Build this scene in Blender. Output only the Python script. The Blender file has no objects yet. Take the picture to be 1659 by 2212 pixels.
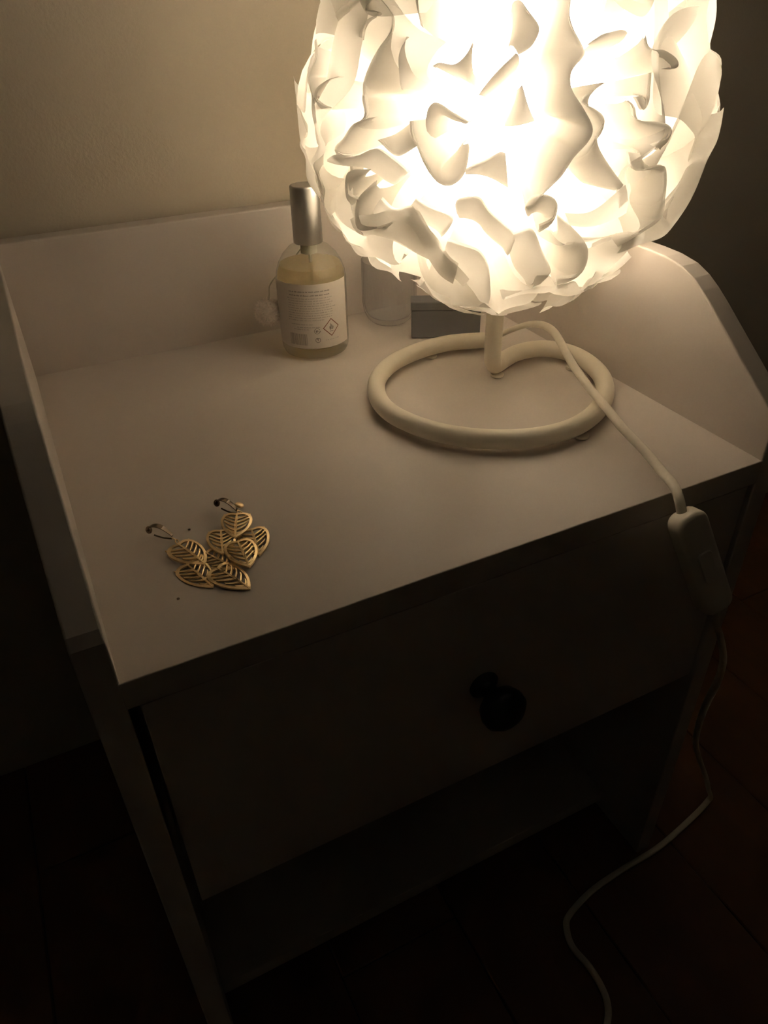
import bpy, bmesh, math, random
from mathutils import Vector, Matrix
random.seed(7)
S = bpy.context.scene
COL = S.collection
T = 0.475            # height of the table top above the floor
W, D, PT = 0.42, 0.382, 0.016

# ------------------------------------------------------------ camera, world, exposure
cd = bpy.data.cameras.new('camera'); cam = bpy.data.objects.new('camera', cd); COL.objects.link(cam)
cd.sensor_fit = 'VERTICAL'; cd.sensor_height = 36.0; cd.lens = 36.0 * 1610.2 / 2212.0
cd.clip_start = 0.01; cd.clip_end = 20
R = Matrix(((0.894823, 0.272879, -0.353311), (-0.445967, 0.510740, -0.735022), (-0.020121, 0.815280, 0.578717)))
cam.matrix_world = Matrix.Translation((0.009455, -0.270154, 0.265154 + T)) @ R.to_4x4()
S.camera = cam
w = bpy.data.worlds.new('night'); S.world = w; w.use_nodes = True
w.node_tree.nodes['Background'].inputs[0].default_value = (0.10, 0.09, 0.10, 1)
w.node_tree.nodes['Background'].inputs[1].default_value = 0.0
S.view_settings.view_transform = 'Standard'; S.view_settings.look = 'None'
S.view_settings.gamma = 1.0; S.view_settings.use_curve_mapping = False
S.view_settings.exposure = 0.45
BULB = 515.0
BULB_COL = (1.0, 0.855, 0.69)
S.cycles.max_bounces = 12; S.cycles.transmission_bounces = 12; S.cycles.transparent_max_bounces = 16
S.cycles.diffuse_bounces = 6; S.cycles.use_denoising = True
S.cycles.sample_clamp_indirect = 6.0
S.cycles.caustics_reflective = False; S.cycles.caustics_refractive = False

# ------------------------------------------------------------ helpers
def V(x, y, z): return Vector((x, y, z + T))      # table coordinates -> world

def nt(name):
    m = bpy.data.materials.new(name); m.use_nodes = True
    n = m.node_tree; n.nodes.clear(); o = n.nodes.new('ShaderNodeOutputMaterial')
    return m, n, o

def mat(name, col, rough=0.5, metal=0.0, spec=0.5, var=0.06, nscale=40, bump=0.0, bscale=300, sheen=0.0):
    m, n, o = nt(name)
    b = n.nodes.new('ShaderNodeBsdfPrincipled')
    tc = n.nodes.new('ShaderNodeTexCoord'); no = n.nodes.new('ShaderNodeTexNoise'); no.inputs['Scale'].default_value = nscale
    no.inputs['Detail'].default_value = 4
    n.links.new(tc.outputs['Object'], no.inputs['Vector'])
    r = n.nodes.new('ShaderNodeValToRGB'); n.links.new(no.outputs['Fac'], r.inputs['Fac'])
    r.color_ramp.elements[0].position = .3; r.color_ramp.elements[1].position = .7
    r.color_ramp.elements[0].color = (*[c * (1 - var) for c in col], 1)
    r.color_ramp.elements[1].color = (*[min(1, c * (1 + var)) for c in col], 1)
    n.links.new(r.outputs['Color'], b.inputs['Base Color'])
    b.inputs['Roughness'].default_value = rough; b.inputs['Metallic'].default_value = metal
    b.inputs['Specular IOR Level'].default_value = spec
    if sheen: b.inputs['Sheen Weight'].default_value = sheen
    if bump:
        n2 = n.nodes.new('ShaderNodeTexNoise'); n2.inputs['Scale'].default_value = bscale
        n.links.new(tc.outputs['Object'], n2.inputs['Vector'])
        bp = n.nodes.new('ShaderNodeBump'); bp.inputs['Strength'].default_value = bump; bp.inputs['Distance'].default_value = .001
        n.links.new(n2.outputs['Fac'], bp.inputs['Height']); n.links.new(bp.outputs['Normal'], b.inputs['Normal'])
    n.links.new(b.outputs['BSDF'], o.inputs['Surface'])
    return m

def shade_mat(name, diff, trans, mixf):
    m, n, o = nt(name)
    d = n.nodes.new('ShaderNodeBsdfDiffuse'); t = n.nodes.new('ShaderNodeBsdfTranslucent')
    tc = n.nodes.new('ShaderNodeTexCoord'); no = n.nodes.new('ShaderNodeTexNoise'); no.inputs['Scale'].default_value = 35
    n.links.new(tc.outputs['Object'], no.inputs['Vector'])
    r = n.nodes.new('ShaderNodeValToRGB'); n.links.new(no.outputs['Fac'], r.inputs['Fac'])
    r.color_ramp.elements[0].color = (*[c * .95 for c in trans], 1); r.color_ramp.elements[1].color = (*trans, 1)
    d.inputs['Color'].default_value = (*diff, 1); n.links.new(r.outputs['Color'], t.inputs['Color'])
    g = n.nodes.new('ShaderNodeBsdfGlossy'); g.inputs['Roughness'].default_value = .35
    g.inputs['Color'].default_value = (1, 1, 1, 1)
    mx = n.nodes.new('ShaderNodeMixShader'); mx.inputs[0].default_value = mixf
    n.links.new(d.outputs[0], mx.inputs[1]); n.links.new(t.outputs[0], mx.inputs[2])
    m2 = n.nodes.new('ShaderNodeMixShader'); m2.inputs[0].default_value = .03
    n.links.new(mx.outputs[0], m2.inputs[1]); n.links.new(g.outputs[0], m2.inputs[2])
    n.links.new(m2.outputs[0], o.inputs['Surface'])
    return m

def glass_mat(name, tint, refl=1.5, rough=.03, haze=0.0, hcol=(.8, .8, .75)):
    """thin clear glass: see-through with Fresnel reflection and a little surface haze"""
    m, n, o = nt(name)
    tr = n.nodes.new('ShaderNodeBsdfTransparent'); tr.inputs[0].default_value = (*tint, 1)
    g = n.nodes.new('ShaderNodeBsdfGlossy'); g.inputs['Roughness'].default_value = rough
    lw = n.nodes.new('ShaderNodeLayerWeight'); lw.inputs[0].default_value = .5
    pw = n.nodes.new('ShaderNodeMath'); pw.operation = 'POWER'; pw.inputs[1].default_value = 4.5; n.links.new(lw.outputs['Facing'], pw.inputs[0])
    fr = n.nodes.new('ShaderNodeMath'); fr.operation = 'MULTIPLY_ADD'; fr.inputs[1].default_value = .75; fr.inputs[2].default_value = (refl - 1) * .09
    n.links.new(pw.outputs[0], fr.inputs[0])
    mx = n.nodes.new('ShaderNodeMixShader'); n.links.new(fr.outputs[0], mx.inputs[0])
    n.links.new(tr.outputs[0], mx.inputs[1]); n.links.new(g.outputs[0], mx.inputs[2])
    d = n.nodes.new('ShaderNodeBsdfDiffuse'); d.inputs[0].default_value = (*hcol, 1)
    tl = n.nodes.new('ShaderNodeBsdfTranslucent'); tl.inputs[0].default_value = (*hcol, 1)
    ad = n.nodes.new('ShaderNodeMixShader'); n.links.new(d.outputs[0], ad.inputs[1]); n.links.new(tl.outputs[0], ad.inputs[2])
    m2 = n.nodes.new('ShaderNodeMixShader'); m2.inputs[0].default_value = haze
    n.links.new(mx.outputs[0], m2.inputs[1]); n.links.new(ad.outputs[0], m2.inputs[2])
    n.links.new(m2.outputs[0], o.inputs['Surface'])
    return m

def emit_mat(name, col, st):
    m, n, o = nt(name); e = n.nodes.new('ShaderNodeEmission')
    e.inputs[0].default_value = (*col, 1); e.inputs[1].default_value = st
    n.links.new(e.outputs[0], o.inputs['Surface']); return m

def wloc(o):
    v = Vector(o.location)
    while o.parent: o = o.parent; v += o.location
    return v

def thing(name, label, cat, loc, group=None):
    o = bpy.data.objects.new(name, None); COL.objects.link(o); o.location = loc
    o.empty_display_size = .02; o['label'] = label; o['category'] = cat
    if group: o['group'] = group
    return o

def tag(o, label, cat, group=None):
    o['label'] = label; o['category'] = cat
    if group: o['group'] = group
    return o

def obj(name, verts, faces, m, parent=None, smooth=False, origin=None):
    """verts in world coordinates"""
    base = wloc(parent) if parent else Vector((0, 0, 0))
    org = Vector(origin) if origin is not None else (base if parent else Vector((0, 0, 0)))
    me = bpy.data.meshes.new(name); me.from_pydata([Vector(v) - org for v in verts], [], faces)
    bm = bmesh.new(); bm.from_mesh(me); bmesh.ops.remove_doubles(bm, verts=bm.verts, dist=1e-7)
    bmesh.ops.recalc_face_normals(bm, faces=bm.faces); bm.to_mesh(me); bm.free()
    if smooth:
        for p in me.polygons: p.use_smooth = True
    me.materials.append(m)
    o = bpy.data.objects.new(name, me); COL.objects.link(o); o.location = org - base
    if parent: o.parent = parent
    return o

def join(*gs):
    vs, fs = [], []
    for v, f in gs:
        k = len(vs); vs += list(v); fs += [tuple(i + k for i in q) for q in f]
    return vs, fs

def box(x0, x1, y0, y1, z0, z1, bev=0.0, seg=2):
    bm = bmesh.new(); bmesh.ops.create_cube(bm, size=1)
    for v in bm.verts: v.co = Vector(((x0 + x1) / 2 + v.co.x * (x1 - x0), (y0 + y1) / 2 + v.co.y * (y1 - y0), (z0 + z1) / 2 + v.co.z * (z1 - z0)))
    if bev: bmesh.ops.bevel(bm, geom=bm.edges[:], offset=bev, segments=seg, affect='EDGES', profile=.5)
    bm.verts.index_update()
    r = [v.co.copy() for v in bm.verts], [tuple(v.index for v in f.verts) for f in bm.faces]; bm.free(); return r

def tbox(x0, x1, y0, y1, z0, z1, bev=0.0, seg=2): return box(x0, x1, y0, y1, z0 + T, z1 + T, bev, seg)

def extr(poly, axis, a, b, bev=0.0):
    """extrude a 2D polygon along an axis (0=x: poly is (y,z)); bevelled"""
    bm = bmesh.new(); vs = []
    for p in poly:
        co = (a, p[0], p[1]) if axis == 0 else ((p[0], a, p[1]) if axis == 1 else (p[0], p[1], a))
        vs.append(bm.verts.new(co))
    f = bm.faces.new(vs); r = bmesh.ops.extrude_face_region(bm, geom=[f])
    d = Vector((b - a, 0, 0)) if axis == 0 else (Vector((0, b - a, 0)) if axis == 1 else Vector((0, 0, b - a)))
    for g in r['geom']:
        if isinstance(g, bmesh.types.BMVert): g.co += d
    bmesh.ops.recalc_face_normals(bm, faces=bm.faces)
    if bev:
        es = [e for e in bm.edges if abs((e.verts[0].co - e.verts[1].co).normalized()[axis]) < .5]
        bmesh.ops.bevel(bm, geom=es, offset=bev, segments=3, affect='EDGES', profile=.5)
    bm.verts.index_update()
    r = [v.co.copy() for v in bm.verts], [tuple(v.index for v in f.verts) for f in bm.faces]; bm.free(); return r

def catmull(P, n=8, closed=False):
    P = [Vector(p) for p in P]; out = []
    N = len(P)
    for i in range(N if closed else N - 1):
        if closed: a, b, c, d = P[(i - 1) % N], P[i], P[(i + 1) % N], P[(i + 2) % N]
        else: a, b, c, d = P[max(i - 1, 0)], P[i], P[i + 1], P[min(i + 2, N - 1)]
        for k in range(n):
            t = k / n
            out.append(.5 * ((2 * b) + (c - a) * t + (2 * a - 5 * b + 4 * c - d) * t * t + (3 * b - a - 3 * c + d) * t ** 3))
    if not closed: out.append(P[-1])
    return out

def tube(pts, r, seg=16, closed=False, flat=1.0, up=Vector((0, 0, 1)), cap=True, smooth_it=0):
    pts = [Vector(p) for p in pts]
    for _ in range(smooth_it):
        pts = [pts[0]] + [(pts[i - 1] + pts[i] * 2 + pts[i + 1]) / 4 for i in range(1, len(pts) - 1)] + [pts[-1]]
    vs, fs = [], []; n = len(pts); prev = None
    for i, p in enumerate(pts):
        if closed: t = (pts[(i + 1) % n] - pts[i - 1]).normalized()
        else: t = (pts[min(i + 1, n - 1)] - pts[max(i - 1, 0)]).normalized()
        if prev is None:
            s = t.cross(up)
            if s.length < 1e-4: s = t.cross(Vector((1, 0, 0)))
        else: s = prev - t * prev.dot(t)
        s.normalize(); prev = s; u = s.cross(t).normalized()
        rr = r(i / (n - 1)) if callable(r) else r
        for k in range(seg):
            a = 2 * math.pi * k / seg
            vs.append(p + s * math.cos(a) * rr + u * math.sin(a) * rr * flat)
    for i in range(n if closed else n - 1):
        j = (i + 1) % n
        for k in range(seg): fs.append((i * seg + k, i * seg + (k + 1) % seg, j * seg + (k + 1) % seg, j * seg + k))
    if cap and not closed:
        fs.append(tuple(range(seg))); fs.append(tuple((n - 1) * seg + k for k in range(seg)))
    return vs, fs

def lathe(prof, c, seg=48, flute=0.0, nfl=0, z0=0, z1=1e9):
    """prof (r, z) list; c world centre"""
    vs, fs = [], []; n = len(prof)
    for (r, z) in prof:
        for k in range(seg):
            a = 2 * math.pi * k / seg
            rr = r
            if flute and z0 < z < z1: rr = r * (1 + flute * math.cos(nfl * a))
            vs.append(Vector((c[0] + rr * math.cos(a), c[1] + rr * math.sin(a), c[2] + z)))
    for i in range(n - 1):
        for k in range(seg): fs.append((i * seg + k, i * seg + (k + 1) % seg, (i + 1) * seg + (k + 1) % seg, (i + 1) * seg + k))
    if prof[0][0] > 1e-6: fs.append(tuple(range(seg)))
    if prof[-1][0] > 1e-6: fs.append(tuple((n - 1) * seg + k for k in range(seg)))
    return vs, fs

# ------------------------------------------------------------ materials
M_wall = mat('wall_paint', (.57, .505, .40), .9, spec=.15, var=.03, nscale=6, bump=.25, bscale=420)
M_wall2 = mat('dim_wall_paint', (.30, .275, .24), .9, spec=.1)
M_ceil = mat('ceiling_paint', (.52, .50, .47), .9, spec=.1)
M_table = mat('grey_lacquer', (.65, .59, .54), .42, spec=.35, var=.025, nscale=14, bump=.06, bscale=700)
M_knob = mat('dark_knob', (.012, .013, .018), .3, var=.1)
M_lampw = mat('white_enamel', (.86, .80, .67), .36, spec=.4, var=.02, bump=.04, bscale=900)
M_glide = mat('clear_glide', (.75, .7, .6), .3)
M_cord = mat('white_rubber', (.86, .80, .69), .5, spec=.4, var=.03, nscale=200, bump=.1, bscale=900)
M_switch = mat('white_plastic', (.86, .80, .69), .42, spec=.45, var=.02)
M_shade = shade_mat('ruffled_plastic', (.91, .895, .86), (.94, .925, .89), .62)
M_liner = shade_mat('liner_plastic', (.8, .78, .73), (.9, .88, .84), .62)
M_bulb = emit_mat('bulb_glow', BULB_COL, BULB)
M_socket = mat('socket_plastic', (.75, .73, .7), .4)
M_alu = mat('brushed_aluminium', (.55, .54, .52), .36, metal=1.0, spec=.5, var=.015, nscale=120)
M_glass = glass_mat('bottle_glass', (.955, .965, .95), 1.46, .04, .05, (.72, .70, .60))
M_liquid = glass_mat('perfume', (.95, .90, .76), 1.2, .1, .40, (.80, .69, .48))
M_tumbler = glass_mat('ribbed_glass', (.975, .98, .985), 1.42, .08, .04, (.7, .7, .7))
M_wax = mat('tube_plastic', (.52, .50, .42), .5)
M_label = mat('label_paper', (.74, .68, .62), .75, var=.02)
M_ink = mat('grey_ink', (.24, .21, .185), .8)
M_inkp = mat('pale_ink', (.40, .36, .32), .8)
M_red = mat('brown_red_ink', (.25, .10, .06), .8)
M_fluff = mat('cream_fluff', (.86, .78, .72), .95, spec=.05, var=.1, nscale=300, sheen=.3)
M_string = mat('pale_string', (.5, .47, .4), .9)
M_gold = mat('gold_metal', (.95, .74, .44), .42, metal=1.0, var=.06, nscale=400)
M_silver = mat('dark_silver', (.17, .135, .105), .16, metal=1.0, var=.08)
M_dark = mat('dark_blue_grey_card', (.22, .22, .23), .6)
M_crumb = mat('brown_crumb', (.20, .15, .11), .9)

# wood floor
M_floor, n_, o_ = nt('red_brown_wood')
b_ = n_.nodes.new('ShaderNodeBsdfPrincipled'); tc_ = n_.nodes.new('ShaderNodeTexCoord')
mp_ = n_.nodes.new('ShaderNodeMapping'); mp_.inputs['Scale'].default_value = (14, 1.2, 14)
no_ = n_.nodes.new('ShaderNodeTexNoise'); no_.inputs['Scale'].default_value = 3; no_.inputs['Detail'].default_value = 6
cr_ = n_.nodes.new('ShaderNodeValToRGB'); cr_.color_ramp.elements[0].color = (.10, .030, .010, 1); cr_.color_ramp.elements[1].color = (.19, .064, .022, 1)
n_.links.new(tc_.outputs['Object'], mp_.inputs[0]); n_.links.new(mp_.outputs[0], no_.inputs[0]); n_.links.new(no_.outputs[0], cr_.inputs[0])
n_.links.new(cr_.outputs[0], b_.inputs['Base Color']); b_.inputs['Roughness'].default_value = .55
n_.links.new(b_.outputs[0], o_.inputs[0])

# ------------------------------------------------------------ room
def struct(name, g, m):
    o = obj(name, *g, m); o['kind'] = 'structure'; return o
X0, X1, Y0, Y1, H = -1.1, 1.7, -1.15, D + .026, 2.3
M_under = mat('subfloor', (.03, .015, .01), .9)
struct('floor', box(X0, X1, Y0, Y1, -.06, -.006), M_under)
fl = bpy.data.objects['floor']
k = 0; x = X0
while x < X1 - 1e-4:                                  # boards run away from the table front
    x2 = min(x + .12, X1)
    ys = [Y0, Y0 + .55 + .9 * ((k * .37) % 1), Y1]
    for a, b in zip(ys[:-1], ys[1:]):
        v, f = box(x + .0006, x2 - .0006, a + .0006, b - .0006, -.012, 0, .0012, 1)
        obj('floor_board', v, f, M_floor, fl, origin=(x, a, -.006))
    x = x2; k += 1
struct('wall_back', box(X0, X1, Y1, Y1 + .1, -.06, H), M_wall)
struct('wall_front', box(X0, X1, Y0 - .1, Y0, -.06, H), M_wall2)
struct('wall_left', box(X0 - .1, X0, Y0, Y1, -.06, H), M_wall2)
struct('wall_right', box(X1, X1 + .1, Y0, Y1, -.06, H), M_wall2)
struct('ceiling', box(X0, X1, Y0, Y1, H, H + .1), M_ceil)

# ------------------------------------------------------------ night table
tab = thing('bedside_table', 'grey bedside table with raised curved side panels and one dark-knobbed drawer', 'bedside table', (W / 2, D / 2, 0))
obj('table_top', *tbox(-.001, W + .001, 0, D + .001, -.018, 0, .0006), M_table, tab)
prof = [(0.0, -T), (0.0, .0275), (.0035, .0335), (.0311, .0547), (.0519, .0705), (.0701, .0845), (.080, .0915), (.090, .0975), (.102, .1022), (.118, .1048), (.135, .1055),
        (D, .1055), (D, -T)]
prof_w = [(y, z + T) for y, z in prof]
obj('side_panel', *extr(prof_w, 0, -PT, 0, .0012), M_table, tab)
obj('side_panel', *extr(prof_w, 0, W, W + PT, .0012), M_table, tab)
obj('back_panel', *tbox(-PT, W + PT, D, D + .018, -T + .02, .1085, .0015), M_table, tab)
dr = obj('drawer', *tbox(.006, W - .006, .0002, .018, -.203, -.0184, .0005), M_table, tab)
obj('drawer_box', *join(tbox(.012, .022, .018, D - .02, -.19, -.04), tbox(W - .022, W - .012, .018, D - .02, -.19, -.04), tbox(.012, W - .012, .018, D - .02, -.195, -.188)), M_table, tab)
kb = [(.0, .0), (.0105, .0), (.0105, .002), (.006, .004), (.0055, .010), (.0085, .013), (.0135, .017), (.0155, .0225), (.0150, .0275), (.011, .0315), (.005, .0333), (0, .0335)]
kv, kf = lathe(kb, (0, 0, 0), 28)
kv = [Vector((.208 + v.x, .0008 - v.z, -.108 + v.y + T)) for v in kv]
kn = obj('knob', kv, kf, M_knob, dr, smooth=True)
kn['label'] = 'dark round knob'
obj('bottom_shelf', *tbox(0, W, .06, D, -T + .012, -T + .028, .001), M_table, tab)

# ------------------------------------------------------------ lamp
LX, LY = .3335, .1958
LIFT = .0003
lamp = thing('table_lamp', 'lit table lamp with ruffled white globe shade on a looped tube base', 'lamp', V(LX, LY, 0))
ring = [[0.3625, 0.2425], [0.3543, 0.2472], [0.3315, 0.2550], [0.3085, 0.2552], [0.2826, 0.2490], [0.2597, 0.2370], [0.2403, 0.2170], [0.2282, 0.1905], [0.2258, 0.1660], [0.2312, 0.1438],
        [0.2416, 0.1236], [0.2562, 0.1069], [0.274, 0.0943], [0.2933, 0.086], [0.3137, 0.0829], [0.3364, 0.0860], [0.3600, 0.0966], [0.3828, 0.1155], [0.3990, 0.1390], [0.4066, 0.1640],
        [0.4062, 0.1861], [0.3976, 0.2018], [0.3840, 0.2092], [0.3664, 0.2092], [0.3513, 0.2035]]
path = [V(x, y, .0088) for x, y in ring] + [V(.3420, .1988, .0088), V(.3370, .1968, .0094), V(.3342, .1960, .0150), V(.3336, .1958, .024), V(LX, LY, .034), V(LX, LY, .06), V(LX, LY, .10), V(LX, LY, .150)]
obj('tube_base', *tube(catmull(path, 8), .0069, 24, smooth_it=3), M_lampw, lamp, smooth=True)
for fx, fy in ((.310, .2546), (.4013, .1769), (.3355, .083), (.3393, .1955)):
    obj('glide', *lathe([(0, 0), (.0052, 0), (.0056, .0008), (.0052, .0022), (0, .0022)], V(fx, fy, 0), 24), M_glide, lamp)
C0 = V(.328, .196, .198)
obj('socket', *lathe([(0, 0), (.016, 0), (.0175, .003), (.0175, .032), (.014, .038), (0, .038)], V(LX, LY, .140), 32), M_socket, lamp, smooth=False)
bp_ = [(0.0, -.042), (.013, -.040), (.0135, -.024), (.018, -.014), (.026, -.004), (.0295, .008), (.029, .018), (.024, .029), (.014, .036), (0, .038)]
obj('bulb', *lathe([(r, z) for r, z in bp_], C0 + Vector((.004, 0, .019)), 24), M_bulb, lamp, smooth=True)

def sph(d, r):
    p = C0 + d * r                                     # the plastic gives way where it nears the table's side panel
    if p.z < T + .112 and p.x > W - .004: p.x = W - .004
    return p
# unseen inner globe, added to diffuse the bulb and keep the gaps white
RL = .082
vs, fs = [], []
nu, nv = 48, 26
for i in range(nv + 1):
    th = math.radians(24) + (math.pi - math.radians(24 + 5)) * i / nv
    for k in range(nu):
        a = 2 * math.pi * k / nu
        rr = RL * (1 + .03 * math.sin(5 * a + 3 * th) + .02 * math.sin(9 * th + 2 * a))
        vs.append(C0 + Vector((math.sin(th) * math.cos(a), math.sin(th) * math.sin(a), math.cos(th))) * rr)
for i in range(nv):
    for k in range(nu): fs.append((i * nu + k, i * nu + (k + 1) % nu, (i + 1) * nu + (k + 1) % nu, (i + 1) * nu + k))
shade = obj('lamp_shade', vs, fs, M_liner, lamp, smooth=True)
shade['label'] = 'globe of crumpled white plastic ruffles'

RO = .1375
def ruffle(d, ang, L, lean, A, ph, seed, r_out=RO, r_in=.080, kk=None):
    rnd = random.Random(seed)
    d = d.normalized(); a = d.cross(Vector((0, 0, 1)))
    if a.length < .05: a = Vector((1, 0, 0))
    a.normalize(); b = d.cross(a)
    t = a * math.cos(ang) + b * math.sin(ang); s = d.cross(t)
    nu, nv = 30, 9; vs, fs = [], []
    k1 = kk or rnd.uniform(3, 6) ; k2 = rnd.uniform(7, 11); p2 = rnd.uniform(0, 6.3); A2 = A * rnd.uniform(.1, .3)
    cu = rnd.uniform(-.12, .12); bul = rnd.uniform(-.10, .10); hump = rnd.uniform(.0, .03); tip = rnd.uniform(.0, .05)
    for i in range(nu + 1):
        u = -1 + 2 * i / nu
        lat = lean + A * math.sin(k1 * u + ph) + A2 * math.sin(k2 * u + p2)
        env = 1 - abs(u) ** 4 * .35
        ro = r_out * (1 - tip * u * u - hump * .5 * (1 + math.sin(2.3 * k1 * u + p2)))
        root = d + t * (u * L * .72) + s * (cu * u * u)
        crest = d + t * (u * L) + s * (cu * u * u + lat * env)
        for j in range(nv + 1):
            v = j / nv
            e = v + bul * 0
            q = root.lerp(crest, v ** 1.25) + s * bul * math.sin(math.pi * v) + t * (.05 * math.sin(math.pi * v) * math.sin(k1 * u))
            rr = r_in + (ro - r_in) * math.sin(v * math.pi / 2) ** .9
            vs.append(sph(q.normalized(), rr))
    for i in range(nu):
        for j in range(nv):
            fs.append((i * (nv + 1) + j, i * (nv + 1) + j + 1, (i + 1) * (nv + 1) + j + 1, (i + 1) * (nv + 1) + j))
    return obj('ruffle', vs, fs, M_shade, shade, smooth=True)

FRONT = Vector((-.555, -.812, -.04)).normalized()      # the side of the shade where the big folds sit
NR = 96
for i in range(NR):
    z = 1 - 2 * (i + .5) / NR; a = i * 2.399963
    if z > .965: continue
    d = Vector((math.sqrt(1 - z * z) * math.cos(a), math.sqrt(1 - z * z) * math.sin(a), z))
    d += Vector((random.uniform(-.08, .08), random.uniform(-.08, .08), random.uniform(-.08, .08)))
    d.normalize()
    ang, L, lean, A, ph, q = random.uniform(0, math.pi), random.uniform(.32, .56), random.choice((-1, 1)) * random.uniform(.28, .60), random.uniform(.05, .13), random.uniform(0, 6.3), random.uniform(.975, 1.015)
    if d.z < -.985 or d.z > .90 or d.angle(FRONT) < math.radians(45): continue
    ruffle(d, ang, L, lean, A, ph, 100 + i, r_out=RO * q)

for k in range(7):
    a = k * 2 * math.pi / 7 + .4
    ruffle(Vector((.30 * math.cos(a), .30 * math.sin(a), -1)), a + math.pi / 2 + random.uniform(-.5, .5), .42, random.uniform(.25, .4), .07, random.uniform(0, 6.3), 900 + k, r_out=RO * random.uniform(.96, 1.0))

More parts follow.
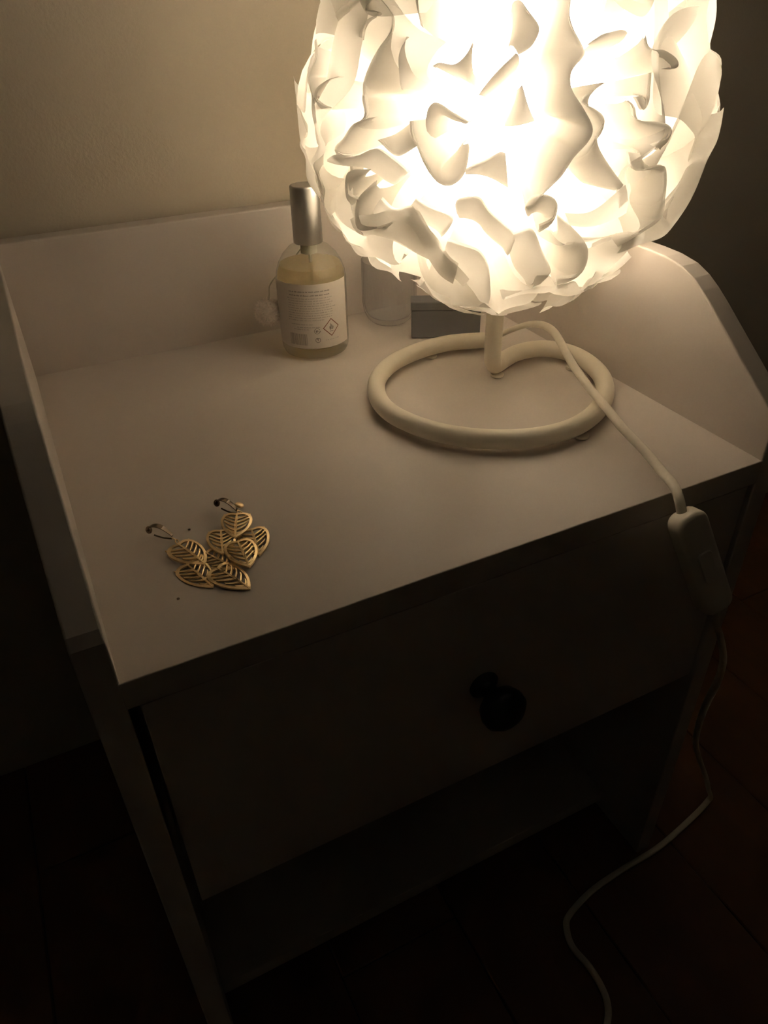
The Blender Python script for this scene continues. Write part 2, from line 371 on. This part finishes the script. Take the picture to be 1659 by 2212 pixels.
# big folds of the front: outer edge and root line as directions from the shade's centre (thousandths)
FOLDS = [
    ([[-827,-346,444],[-813,-429,394],[-827,-446,343],[-867,-408,286],[-897,-380,226],[-916,-368,161],[-913,-395,101],[-914,-402,58],[-938,-346,29]], [[-830,-241,503],[-827,-363,430],[-842,-401,360],[-856,-417,305],[-881,-434,191],[-908,-389,152],[-951,-279,135],[-942,-331,47],[-942,-337,-15]]),
    ([[-948,-257,187],[-973,-154,172],[-989,-65,136],[-994,-50,101],[-989,-126,82],[-974,-213,73]], [[-977,-110,182],[-987,-26,157],[-994,7,113],[-997,22,75],[-997,70,42],[-987,156,26]]),
    ([[-890,-453,62],[-938,-346,29],[-963,-267,-33],[-978,-194,-76],[-975,-198,-103],[-945,-313,-94]], [[-953,-303,14],[-958,-284,-30],[-964,-255,-76],[-967,-233,-101],[-974,-188,-129],[-981,-114,-156]]),
    ([[-975,-198,-103],[-936,-340,-91],[-898,-437,-55],[-862,-500,-85],[-818,-559,-135]], [[-963,151,-225],[-963,-158,-218],[-944,-243,-224],[-909,-326,-260],[-884,-382,-271]]),
    ([[-811,-582,55],[-810,-587,11],[-792,-610,-36],[-770,-631,-94],[-739,-657,-149],[-698,-696,-169],[-663,-738,-128],[-656,-754,-44],[-660,-751,-17]], [[-845,-534,37],[-835,-550,-8],[-815,-576,-62],[-782,-612,-118],[-764,-627,-155],[-750,-647,-137],[-722,-686,-92],[-708,-704,-60],[-701,-712,-45]]),
    ([[-887,-461,-18],[-868,-493,-62],[-845,-529,-76],[-811,-583,-46],[-792,-610,-28]], [[-922,-385,-42],[-910,-413,-29],[-892,-453,-5],[-872,-489,22],[-863,-505,36]]),
    ([[-771,-633,74],[-767,-634,100],[-748,-653,120],[-706,-703,90],[-658,-751,58]], [[-794,-606,-35],[-788,-615,26],[-773,-631,66],[-727,-685,45],[-687,-726,35]]),
    ([[-742,-629,231],[-728,-640,247],[-687,-685,242],[-650,-710,272],[-625,-713,317]], [[-767,-590,254],[-747,-620,240],[-711,-666,228],[-679,-705,205],[-660,-713,238]]),
    ([[-733,-471,490],[-747,-503,435],[-751,-530,394],[-752,-557,352]], [[-708,-388,590],[-737,-432,520],[-757,-465,459],[-775,-491,397]]),
    ([[-513,-813,275],[-570,-791,219],[-613,-772,170],[-630,-763,145]], [[-487,-828,276],[-545,-808,223],[-599,-781,178],[-634,-759,148]]),
    ([[-303,-816,492],[-317,-847,426],[-327,-872,363],[-291,-915,280],[-297,-920,256],[-339,-917,212],[-339,-927,159],[-300,-948,102],[-264,-963,49],[-255,-967,15],[-271,-962,-19],[-313,-947,-68],[-344,-930,-133],[-395,-898,-197],[-424,-873,-241],[-448,-860,-244]], [[-238,-768,595],[-277,-814,511],[-321,-843,431],[-365,-862,351],[-383,-875,297],[-356,-906,228],[-363,-923,126],[-354,-933,65],[-272,-962,33],[-297,-954,-33],[-330,-943,-46],[-367,-924,-110],[-380,-908,-175],[-382,-879,-286],[-401,-862,-309],[-411,-849,-332]]),
    ([[-217,-960,175],[-292,-947,134],[-291,-950,112],[-249,-964,94],[-209,-976,68],[-201,-979,37],[-224,-975,2],[-208,-977,-46],[-147,-982,-117],[-80,-980,-180]], [[-258,-950,176],[-258,-955,148],[-233,-967,104],[-183,-981,59],[-157,-987,9],[-174,-984,-40],[-227,-968,-108],[-234,-959,-161],[-155,-957,-243],[-52,-962,-269]]),
    ([[-290,-913,286],[-223,-920,322],[-151,-930,335]], [[-199,-925,325],[-89,-938,335],[-17,-941,339]]),
    ([[-55,-947,317],[-40,-959,281],[-3,-963,268],[54,-963,265],[116,-964,238],[128,-969,212],[93,-975,202],[32,-978,206]], [[-1,-957,292],[12,-962,273],[54,-971,234],[100,-972,213],[149,-966,209],[165,-963,212],[182,-959,215],[200,-956,215]]),
    ([[-30,-980,197],[-20,-989,150],[-12,-994,104],[-22,-996,82],[-43,-996,79],[-73,-992,105],[-95,-988,124]], [[29,-980,198],[36,-984,175],[43,-987,156],[47,-988,144],[51,-989,136],[54,-990,130],[58,-991,124]]),
    ([[-141,-982,127],[-93,-990,102],[-83,-995,63],[-48,-998,42],[54,-998,28],[110,-994,0],[101,-994,-31],[31,-998,-49]], [[-19,-995,97],[5,-999,47],[36,-999,5],[94,-995,-41],[134,-989,-66],[178,-980,-92],[227,-967,-119],[250,-960,-127]]),
    ([[-87,-994,-63],[-52,-992,-117],[-15,-990,-141],[62,-988,-139],[145,-979,-142],[188,-962,-198],[224,-933,-280],[260,-893,-368],[171,-899,-403],[-28,-911,-412]], [[114,-988,-106],[193,-966,-170],[239,-945,-222],[257,-924,-283],[259,-903,-344],[219,-890,-400],[210,-860,-464],[221,-824,-522],[241,-785,-571],[252,-756,-604]]),
    ([[-659,-744,-108],[-608,-790,-76],[-565,-824,-43],[-544,-838,-48]], [[-669,-722,-177],[-600,-776,-195],[-534,-812,-234],[-499,-828,-256]]),
    ([[-674,-698,-242],[-666,-713,-219],[-608,-766,-209],[-561,-783,-269],[-456,-810,-368],[-444,-790,-424]], [[-632,-663,-401],[-583,-691,-427],[-528,-696,-487],[-483,-698,-528],[-451,-702,-551],[-412,-700,-584]]),
    ([[-784,-579,-226],[-741,-619,-258],[-674,-673,-304],[-672,-655,-345]], [[-818,-429,-385],[-776,-456,-436],[-727,-496,-474],[-693,-522,-497]]),
    ([[-873,-418,-253],[-834,-469,-290],[-785,-561,-265],[-724,-587,-363],[-646,-592,-482],[-593,-603,-533]], [[-878,-172,-446],[-821,-257,-509],[-755,-351,-554],[-658,-366,-658],[-549,-314,-775],[-469,-315,-825]]),
    ([[-664,-636,-393],[-613,-673,-415],[-547,-702,-455],[-483,-682,-549],[-416,-611,-674]], [[-638,-483,-599],[-558,-455,-694],[-452,-365,-814],[-250,-217,-944],[-205,-256,-945]]),
    ([[-448,-856,-259],[-430,-877,-214],[-374,-904,-207],[-336,-912,-235],[-334,-896,-291],[-376,-867,-328]], [[-379,-843,-382],[-350,-860,-371],[-323,-865,-385],[-307,-865,-398],[-309,-852,-423],[-322,-834,-449]]),
    ([[-905,-403,-137],[-943,-294,-154],[-949,-237,-209],[-936,-226,-269],[-914,-297,-277]], [[-945,-209,-253],[-941,-182,-285],[-936,-134,-325],[-927,-69,-369],[-908,24,-419]]),
    ([[-895,-406,-186],[-918,-293,-268],[-909,-247,-336],[-880,-237,-411],[-824,-448,-346]], [[-897,-328,-295],[-896,-269,-352],[-884,-225,-410],[-865,-208,-457],[-842,-231,-487]]),
    ([[-456,-810,-368],[-396,-850,-347],[-330,-838,-434],[-235,-797,-557],[-283,-765,-578]], [[-402,-715,-572],[-369,-694,-618],[-319,-653,-686],[-241,-597,-765],[-143,-534,-833]]),
    ([[-316,-903,-292],[-227,-906,-358],[-121,-883,-453],[-94,-813,-575],[-198,-786,-586]], [[-217,-841,-496],[-173,-813,-556],[-107,-761,-640],[-46,-676,-735],[-11,-598,-801]]),
    ([[-460,-791,403],[-433,-831,348],[-461,-837,294],[-505,-820,270]], [[-479,-723,498],[-483,-753,447],[-503,-773,387],[-522,-781,344]])]
# shallower single-layer folds between them
SOFT_FOLDS = [
    ([[-500,-848,178],[-484,-867,118],[-456,-888,60]], [[-493,-851,182],[-516,-850,109],[-550,-835,23]]),
    ([[-787,-527,320],[-800,-518,303],[-821,-510,257],[-833,-522,181],[-827,-541,155]], [[-820,-456,346],[-825,-484,292],[-827,-502,252],[-840,-500,211],[-860,-481,168]]),
    ([[-835,-323,445],[-865,-294,407],[-837,-374,399],[-833,-396,387],[-856,-356,375],[-878,-337,342],[-887,-338,314]], [[-839,-205,503],[-850,-244,467],[-854,-268,445],[-858,-279,431],[-873,-268,409],[-897,-235,375],[-920,-197,339]]),
    ([[-51,-980,-190],[-113,-965,-238],[-196,-941,-275],[-295,-915,-275]], [[163,-868,-469],[56,-877,-477],[-59,-883,-465],[-161,-882,-443]]),
    ([[-189,-880,436],[-144,-908,392],[-57,-928,368],[3,-915,402],[37,-888,459]], [[-47,-841,540],[-3,-869,495],[56,-878,476],[115,-858,501],[157,-824,544]])]

def resample(P, n):
    P = catmull([Vector(p) / 1000 for p in P], 6)
    acc = [0.0]
    for a, b in zip(P[:-1], P[1:]): acc.append(acc[-1] + (b - a).length)
    out = []; k = 0
    for i in range(n + 1):
        t = acc[-1] * i / n
        while k < len(P) - 2 and acc[k + 1] < t: k += 1
        out.append(P[k].lerp(P[k + 1], (t - acc[k]) / max(1e-9, acc[k + 1] - acc[k])))
    return out
for fi, (cr, ro) in enumerate(FOLDS + SOFT_FOLDS):
    n = max(16, 5 * len(cr)); A = resample(cr, n); B = resample(ro, n); vs, fs = [], []
    rows = [(0, RO), (.12, RO * .995), (.3, RO * .98), (.55, .130), (.8, .122), (1, .114), (1, .104), (1, .094), (1, .085)]
    wob = random.uniform(0, 6)
    for i in range(n + 1):
        for v, rr in rows:
            d = A[i].lerp(B[i], v).normalized()
            vs.append(sph(d, rr * (1 + .012 * math.sin(wob + 5 * i / n) * (1 - v))))
    m_ = len(rows)
    for i in range(n):
        for j in range(m_ - 1): fs.append((i * m_ + j, i * m_ + j + 1, (i + 1) * m_ + j + 1, (i + 1) * m_ + j))
    k2 = len(vs); f2 = [] if fi >= len(FOLDS) else [tuple(q + k2 for q in f) for f in fs]      # second layer just inside, added to darken the big folds against the bulb
    if f2: vs += [C0 + (p - C0) * .985 for p in vs]; fs += f2
    obj('ruffle', vs, fs, M_shade, shade, smooth=True)

# cord and switch
up_pts = [(.3600, .2440, .0088), (.3655, .2430, .0098), (.3703, .2405, .013), (.376, .2277, .022), (.3791, .2133, .030), (.3795, .1954, .036), (.3792, .1798, .036), (.3736, .1598, .032), (.3689, .1412, .026), (.3598, .1101, .022),
          (.3539, .0873, .0205), (.346, .0584, .018), (.3429, .0316, .014), (.338, .009, .011), (.331, -.008, .0125), (.3270, -.018, .0085), (.3262, -.0235, .000)]
cordo = obj('power_cord', *tube(catmull([V(*p) for p in up_pts], 6), .0031, 14, flat=.62, smooth_it=2), M_cord, lamp, smooth=True)
P0, P1 = V(.3265, -.024, .004), V(.3478, -.048, -.0624)
# switch body, built along its own axis
ax = (P1 - P0).normalized(); nrm = Vector((-.10, -1, .05)); nrm = (nrm - ax * nrm.dot(ax)).normalized(); sd = ax.cross(nrm)
Ls = (P1 - P0).length
def slab(L0, L1, hw, z0, z1, bev, m, name, parent, rc=.008, mid=None):
    poly = []
    for cx, cy, a0 in ((L1 - rc, hw - rc, 0), (L0 + rc, hw - rc, 90), (L0 + rc, -hw + rc, 180), (L1 - rc, -hw + rc, 270)):
        for k in range(9):
            a = math.radians(a0 + 90 * k / 8); poly.append((cx + rc * math.cos(a), cy + rc * math.sin(a)))
    v, f = extr(poly, 2, z0, z1, bev)
    vv = []
    for p in v:
        wd = 1 - .10 * math.sin(math.pi * min(1, max(0, p.x / Ls)))
        vv.append(P0 + ax * p.x + sd * p.y * wd + nrm * p.z)
    return obj(name, vv, f, m, parent, smooth=False)
sw = slab(0, Ls, .0112, -.0075, .0065, .0032, M_switch, 'cord_switch', cordo)
for p in sw.data.polygons: p.use_smooth = True
slab(Ls * .36, Ls * .66, .0055, .006, .0078, .0008, M_switch, 'switch_rocker', cordo, rc=.003)
FZ = -T + .0035
lo_pts = [(.3470, -.0475, -.0600), (.3492, -.0480, -.0655), (.3550, -.047, -.0800), (.3672, -.045, -.0998), (.3868, -.040, -.135), (.3990, -.034, -.1690), (.4041, -.028, -.2060), (.4139, -.022, -.245), (.4261, -.018, -.2814), (.4556, -.012, -.3358),
          (.485, -.004, -.385), (.510, .004, -.430), (.527, .008, -.460), (.529, .010, FZ), (.505, .004, FZ), (.4440, -.0065, FZ), (.395, -.008, FZ), (.3525, -.011, FZ), (.3170, -.020, FZ), (.3070, -.029, FZ), (.3015, -.045, FZ), (.3045, -.065, FZ), (.303, -.086, FZ), (.297, -.100, FZ), (.287, -.110, FZ), (.272, -.122, FZ), (.24, -.16, FZ), (.19, -.24, FZ), (.15, -.40, FZ)]
obj('power_cord_lower', *tube(catmull([V(*p) for p in lo_pts], 8), .0031, 12, flat=.75, smooth_it=3), M_cord, lamp, smooth=True)

lamp.location.z += LIFT
# ------------------------------------------------------------ perfume bottle
BX, BY = .231, .322; RB = .0295
bot = thing('perfume_bottle', 'clear glass perfume bottle with silver cap and printed back label', 'bottle', V(BX, BY, 0))
bc = V(BX, BY, 0)
outer = [(0, 0.0), (.024, 0), (.0275, .0015), (.0290, .005), (RB, .010), (RB, .064), (.0288, .070), (.0264, .0768), (.0222, .0835), (.0168, .0890), (.0125, .0915), (.0098, .0925), (.0098, .100), (0, .100)]
obj('glass_body', *lathe(outer, bc, 64), M_glass, bot, smooth=True)
obj('liquid', *lathe([(0, .0075), (.023, .0075), (.0272, .010), (.0284, .014), (.0284, .064), (.0277, .0695), (.0253, .0758), (0, .0758)], bc, 64), M_liquid, bot, smooth=False)
obj('dip_tube', *tube([V(BX, BY, .012), V(BX + .001, BY, .05), V(BX, BY, .095)], .0013, 8), M_wax, bot)
obj('spray_neck', *lathe([(0, .084), (.0068, .084), (.0068, .092), (.0090, .0925), (.0090, .097), (0, .097)], bc, 32), M_wax, bot)
cap = lathe([(0, .0925), (.0118, .0925), (.0121, .0932), (.0117, .135), (.0113, .1362), (.0105, .1366), (0, .1366)], bc, 48)
obj('cap', *cap, M_alu, bot, smooth=False)
for p in bpy.data.objects['cap'].data.polygons: p.use_smooth = len(p.vertices) == 4
def cylp(th, z, r): return Vector((BX + r * math.cos(math.radians(th)), BY + r * math.sin(math.radians(th)), z + T))
def cyl_patch(quads, r, thick=0.0):
    """quads: list of polygons in (theta deg, z)"""
    vs, fs = [], []
    for q in quads:
        k = len(vs); vs += [cylp(a, z, r) for a, z in q]; fs.append(tuple(range(k, k + len(q))))
    return vs, fs
lab = []
n = 44
for i in range(n):
    a0 = -205 + 162 * i / n; a1 = -205 + 162 * (i + 1) / n
    lab.append([(a0, .0115), (a1, .0115), (a1, .0665), (a0, .0665)])
label = obj('label', *cyl_patch(lab, RB + .00025), M_label, bot, smooth=True)
MMDEG = math.degrees(1 / RB) / 1000
rl = random.Random(3)
txt = []
def line(z, a0, a1, h, wmin, wmax):
    a = a0
    while a < a1:
        w_ = rl.uniform(wmin, wmax) * MMDEG
        nn = max(1, int(w_ / (.55 * MMDEG)))
        for q in range(nn):
            x0 = a + q * w_ / nn; hh = h * rl.uniform(.6, 1)
            txt.append([(x0, z), (x0 + w_ / nn * .68, z), (x0 + w_ / nn * .68, z + hh), (x0, z + hh)])
        a += w_ + .6 * MMDEG
line(.0600, -150, -86, .00105, 1.5, 5); line(.0570, -150, -88, .00105, 1.5, 5)
t1 = obj('printed_text', *cyl_patch(txt, RB + .0004), M_ink, label)
txt = []
for i in range(10): line(.0545 - i * .00205, -155 + rl.uniform(0, 3), -76 - (6 * rl.random() if i < 9 else 18), .00075, 1, 4)
line(.0325, -150, -118, .0008, 1, 4); line(.0300, -140, -108, .0008, 1, 4)
line(.0282, -146, -120, .0008, 1, 4)
t2 = obj('printed_text', *cyl_patch(txt, RB + .0004), M_inkp, label)
txt = []
a = -155.0
while a < -124:
    w_ = rl.choice((.25, .4, .7)) * MMDEG; txt.append([(a, .0145), (a + w_, .0145), (a + w_, .0245), (a, .0245)]); a += w_ + rl.choice((.25, .5)) * MMDEG
obj('barcode', *cyl_patch(txt, RB + .0004), M_inkp, label)
def ringq(ca, cz, r0, r1, t0=0, t1=360, n=24):
    out = []
    for i in range(n):
        b0 = math.radians(t0 + (t1 - t0) * i / n); b1 = math.radians(t0 + (t1 - t0) * (i + 1) / n)
        f = lambda r, b: (ca + r * 1000 * math.cos(b) * MMDEG, cz + r * math.sin(b))
        out.append([f(r0, b0), f(r1, b0), f(r1, b1), f(r0, b1)])
    return out
def tri(ca, cz, pts): return [(ca + x * MMDEG, cz + y / 1000) for x, y in pts]
g = ringq(-107, .0270, .00215, .00255, 20, 330) + [tri(-107, .0270, [(-1.2, -1), (-.2, -1.4), (-.4, .9), (-1.2, .6)]), tri(-107, .0270, [(.2, -1), (.9, -.6), (.7, 1), (.1, .7)]), tri(-107, .027, [(1.4, -1.2), (2.9, -.9), (2.4, .3)])]
g += ringq(-106.5, .0190, .0018, .00225, -250, 60) + [tri(-106.5, .0190, [(-.5, .2), (.9, 1.6), (-.9, 2.0)]), tri(-106.5, .019, [(-.3, -.6), (.2, -.6), (.2, .9), (-.3, .9)])]
obj('recycling_mark', *cyl_patch(g, RB + .00042), M_ink, label)
dc, dz = -82.7, .0288
def dia(s0, s1):
    A = [(0, s1 * 1.0), (s1 * .97, 0), (0, -s1), (-s1 * .97, 0)]; B = [(0, s0), (s0 * .97, 0), (0, -s0), (-s0 * .97, 0)]
    L = lambda P, Q, t: (P[0] + (Q[0] - P[0]) * t, P[1] + (Q[1] - P[1]) * t)
    return [tri(dc, dz, [L(A[i], A[(i + 1) % 4], k / 8), L(A[i], A[(i + 1) % 4], (k + 1) / 8), L(B[i], B[(i + 1) % 4], (k + 1) / 8), L(B[i], B[(i + 1) % 4], k / 8)]) for i in range(4) for k in range(8)]
obj('hazard_diamond', *cyl_patch(dia(6.9, 7.9), RB + .00042), M_red, label)
fl_ = [[(-1.6, -1.6), (-.6, -2.6), (-.9, .6), (-1.9, .9)], [(-.9, -.4), (-.3, -2.2), (.2, 2.0), (-.6, 3.9)], [(.1, -2.0), (.7, -2.2), (1.2, .9), (.5, 2.6)], [(.9, -2.3), (1.7, -1.4), (2.2, .9), (1.4, .4)], [(-1.5, -3.1), (1.7, -3.3), (1.7, -3.8), (-1.5, -3.6)]]
obj('flame_symbol', *cyl_patch([tri(dc, dz, q) for q in fl_], RB + .00042), M_ink, label)
txt = []; line(.0180, -94, -70, .0007, .8, 2)
obj('printed_text', *cyl_patch(txt, RB + .0004), M_inkp, label)
# string and pompom hanging from the neck
st = [V(BX + .004, BY + .0125, .0935), V(BX + .006, BY + .0200, .0890), V(BX + .002, BY + .0268, .0790), V(BX - .008, BY + .0302, .0680), V(BX - .0210, BY + .0265, .0610), V(BX - .0315, BY + .0175, .0560), V(.1972, .336, .050), V(.1955, .335, .045)]
obj('string', *tube(catmull(st, 6), .0006, 6), M_string, bot)
pc = V(.1945, .335, .0355); rp = random.Random(5)
bm = bmesh.new(); bmesh.ops.create_icosphere(bm, subdivisions=3, radius=.0108)
pv = [pc + v.co * rp.uniform(.94, 1.05) for v in bm.verts]; bm.verts.index_update(); pf = [tuple(v.index for v in f.verts) for f in bm.faces]; bm.free()
for _ in range(1500):
    d = Vector((rp.gauss(0, 1), rp.gauss(0, 1), rp.gauss(0, 1))).normalized()
    e = d.cross(Vector((rp.gauss(0, 1), rp.gauss(0, 1), rp.gauss(0, 1)))).normalized()
    k = len(pv); b0 = pc + d * .0098
    pv += [b0 - e * .00035, b0 + e * .00035, pc + d * rp.uniform(.0118, .0138) + e * rp.uniform(-.0012, .0012)]; pf.append((k, k + 1, k + 2))
obj('pompom', pv, pf, M_fluff, bot, smooth=True)

bot.location.z += LIFT
# ------------------------------------------------------------ ribbed tumbler, small dark box
tum = lathe([(0, .0012), (.010, .0012), (.0165, .0022), (.0212, .0065), (.0242, .013), (.0254, .022), (.0256, .060), (.0250, .0604), (.0244, .060), (.0242, .022), (.0228, .014), (.0195, .0085), (.012, .006), (0, .0055)],
            V(.3175, .3475, -.0009), 144, .012, 36, .004, .058)
tag(obj('glass_tumbler', *tum, M_tumbler, smooth=True, origin=V(.3175, .3475, 0)), 'clear ribbed glass tumbler with rounded bottom behind the lamp base', 'tumbler')
cz = thing('small_box', 'small dark blue-grey box half hidden behind the lamp pole', 'box', V(.315, .299, 0))
cz.rotation_euler.z = math.radians(-28)
def local(name, g, m): # modelled square to the box itself, its front left corner at the origin
    o = obj(name, *g, m); o.parent = cz; return o
local('box_body', box(0, .062, 0, .018, LIFT, .026, .001), M_dark)
local('box_lid', box(-.0006, .0626, -.0006, .0186, .0262, .034, .001), M_dark)

# ------------------------------------------------------------ earrings
def leaf_shape():
    """outline in local coords: base at origin, tip at (0,-1), half width ~.36"""
    half = [(0, 0), (.15, .05), (.27, .03), (.355, -.05), (.388, -.17), (.388, -.31), (.362, -.45), (.315, -.60), (.235, -.75), (.125, -.89), (0, -1.0)]
    o = catmull([Vector((x, y, 0)) for x, y in half], 3)
    return [(p.x, p.y) for p in o]
HALF = leaf_shape()
def make_leaf(parent, base, ang, L, wd, tilt, roll, z):
    """filigree leaf: rim, midrib and side veins with open gaps between"""
    th = .00055
    out = HALF + [(-x, y) for x, y in HALF[-2:0:-1]]
    cx, cy = 0, -.45
    def inset(p, k): return (cx + (p[0] - cx) * k, cy + (p[1] - cy) * k)
    gs = []
    def prism(poly, z0, z1):
        n = len(poly); v = [(x, y, z0) for x, y in poly] + [(x, y, z1) for x, y in poly]
        return v, [tuple(range(n)), tuple(range(2 * n - 1, n - 1, -1))] + [(i, (i + 1) % n, n + (i + 1) % n, n + i) for i in range(n)]
    n = len(out)
    for i in range(n):
        a, b = out[i], out[(i + 1) % n]; ia, ib = inset(a, .83), inset(b, .83)
        gs.append(prism([a, b, ib, ia], -th, th))
    gs.append(prism([(-.018, 0), (.018, 0), (.034, -.5), (.02, -.97), (-.02, -.97), (-.034, -.5)], -th, th * 1.5))
    def wid(y):
        for (x0, y0), (x1, y1) in zip(HALF[4:], HALF[5:]):
            if y1 <= y <= y0: return x0 + (x1 - x0) * (y0 - y) / max(1e-6, y0 - y1)
        return .1
    for s in (-1, 1):
        for k in range(5):
            y0 = -.27 - .145 * k; x1 = wid(max(-.93, y0 + .02)) * .9; x1 = min(x1, wid(min(-.12, y0 + .26)) * .88); y1 = y0 + .30 * (x1 / .34)
            hw = .028
            gs.append(prism([(0, y0 - hw), (s * x1 * .55, (y0 + y1) / 2 - hw - .02), (s * x1, y1 - hw), (s * x1, y1 + hw), (s * x1 * .55, (y0 + y1) / 2 + hw - .02), (0, y0 + hw)], -th * .8, th * .9))
    v, f = join(*gs)
    M = Matrix.Rotation(math.radians(ang + 90), 4, 'Z') @ Matrix.Rotation(math.radians(tilt), 4, 'X') @ Matrix.Rotation(math.radians(roll), 4, 'Y')
    vv = []
    for x, y, zz in v:
        X = x * wd / .72; Y = y * L
        dome = -.0012 * ((x / .36) ** 2) - .0010 * (abs(y + .4) / .6) ** 2
        vv.append(V(base[0], base[1], z) + M @ Vector((X, Y, zz + dome + .001)))
    me_o = obj('leaf', vv, f, M_gold, parent)
    return me_o

def ring_t(c, r, t, nrm, parent, name='jump_ring', m=None):
    nrm = Vector(nrm).normalized(); a = nrm.cross(Vector((0, 0, 1)))
    if a.length < .01: a = Vector((1, 0, 0))
    a.normalize(); b = nrm.cross(a)
    pts = [c + a * r * math.cos(2 * math.pi * k / 20) + b * r * math.sin(2 * math.pi * k / 20) for k in range(20)]
    obj(name, *tube(pts, t, 8, closed=True), m or M_gold, parent, smooth=True)

def clip(parent, A, B, hgt=.0078):
    """arched silver clip from the pad end A to the hinge end B (xy)"""
    A = Vector((*A, 0)); B = Vector((*B, 0)); d = (B - A).normalized(); s = Vector((-d.y, d.x, 0)); L = (B - A).length
    vs, fs = [], []
    n = 16
    for i in range(n + 1):
        u = i / n; z = .0015 + hgt * math.sin(math.pi * (.22 + .72 * u)) ** .8
        hw = .0008 + .0008 * math.sin(math.pi * u)
        for q, dz in ((-1, 0), (1, 0), (1, .0007), (-1, .0007)):
            p = A + d * L * u + s * q * hw; vs.append(V(p.x, p.y, z + dz))
    for i in range(n):
        for k in range(4): fs.append((i * 4 + k, i * 4 + (k + 1) % 4, i * 4 + 4 + (k + 1) % 4, i * 4 + 4 + k))
    fs += [(0, 1, 2, 3), tuple(n * 4 + k for k in range(4))]
    o = obj('clip_band', vs, fs, M_silver, parent, smooth=False)
    # lower return arm and the round pad
    pts = [V(*(B - d * .001).to_2d(), .0016), V(*(A + d * L * .55).to_2d(), .0012), V(*(A + d * L * .18).to_2d(), .0022)]
    obj('clip_arm', *tube(catmull(pts, 5), .0005, 8), M_silver, parent, smooth=True)
    pz = V(A.x, A.y, .0055)
    prof = [(0, -.0012), (.0018, -.0010), (.0023, -.0003), (.0023, .0003), (.0016, .0010), (0, .0013)]
    v, f = lathe(prof, (0, 0, 0), 20)
    Mx = Matrix.Rotation(math.atan2(d.y, d.x), 4, 'Z') @ Matrix.Rotation(math.radians(65), 4, 'Y')
    obj('clip_pad', [pz + Mx @ q for q in v], f, M_silver, parent, smooth=True)

e1 = thing('leaf_earring', 'gold filigree leaf clip earring nearest the table front, under the other', 'earring', V(.0560, .078, 0), 'pair of gold leaf earrings')
make_leaf(e1, (.0500, .0900), -68, .0255, .0175, 3, 2, .0024)
make_leaf(e1, (.0500, .0712), -72, .0262, .0165, 2, -3, .0010)
make_leaf(e1, (.0640, .0590), -64, .0262, .0170, 3, 2, .0018)
make_leaf(e1, (.0622, .0765), -62, .0240, .0155, 1, 0, .0007)
clip(e1, (.0378, .1085), (.0490, .0985))
ring_t(V(.0494, .0968, .0026), .0015, .00035, (.6, .3, .6), e1)
ring_t(V(.0502, .0935, .0026), .0013, .00035, (.6, -.5, .5), e1)
e2 = thing('leaf_earring', 'gold filigree leaf clip earring nearest the bottle, overlapping the other', 'earring', V(.086, .085, 0), 'pair of gold leaf earrings')
make_leaf(e2, (.0890, .1010), -111, .0220, .0172, 4, 3, .0040)
make_leaf(e2, (.0757, .0905), -104, .0215, .0160, 3, 4, .0030)
make_leaf(e2, (.0925, .0845), -98, .0245, .0170, 3, -2, .0020)
make_leaf(e2, (.0812, .0757), -92, .0245, .0170, 2, 2, .0030)
clip(e2, (.0812, .1168), (.0905, .1045))
v, f = lathe([(0, -.0006), (.0026, -.0005), (.0029, 0), (.0024, .0007), (0, .001)], (0, 0, 0), 20)
Mx = Matrix.Rotation(math.radians(20), 4, 'Y')
obj('gold_disc', [V(.0930, .1088, .0050) + Mx @ q for q in v], f, M_gold, e2, smooth=True)
ring_t(V(.0916, .1040, .0040), .0015, .00035, (.6, .3, .6), e2)
ring_t(V(.0902, .1015, .0048), .0013, .00035, (.6, -.5, .5), e2)

# crumbs on the top
def crumb(x, y, r, label, s):
    rr = random.Random(s); bm = bmesh.new(); bmesh.ops.create_icosphere(bm, subdivisions=2, radius=r)
    for v in bm.verts: v.co *= rr.uniform(.75, 1.1); v.co.z *= .6
    mz = min(v.co.z for v in bm.verts); bm.verts.index_update()
    vs = [V(x, y, 0) + v.co - Vector((0, 0, mz)) for v in bm.verts]; fs = [tuple(v.index for v in f.verts) for f in bm.faces]; bm.free()
    tag(obj('crumb', vs, fs, M_crumb, smooth=True, origin=V(x, y, 0)), label, 'crumb', 'crumbs on the table top')
crumb(.0389, .0463, .0009, 'tiny dark crumb on the table top nearer the front edge', 1)
crumb(.0600, .1050, .0007, 'tiny dark crumb lying between the two earring clips', 2)
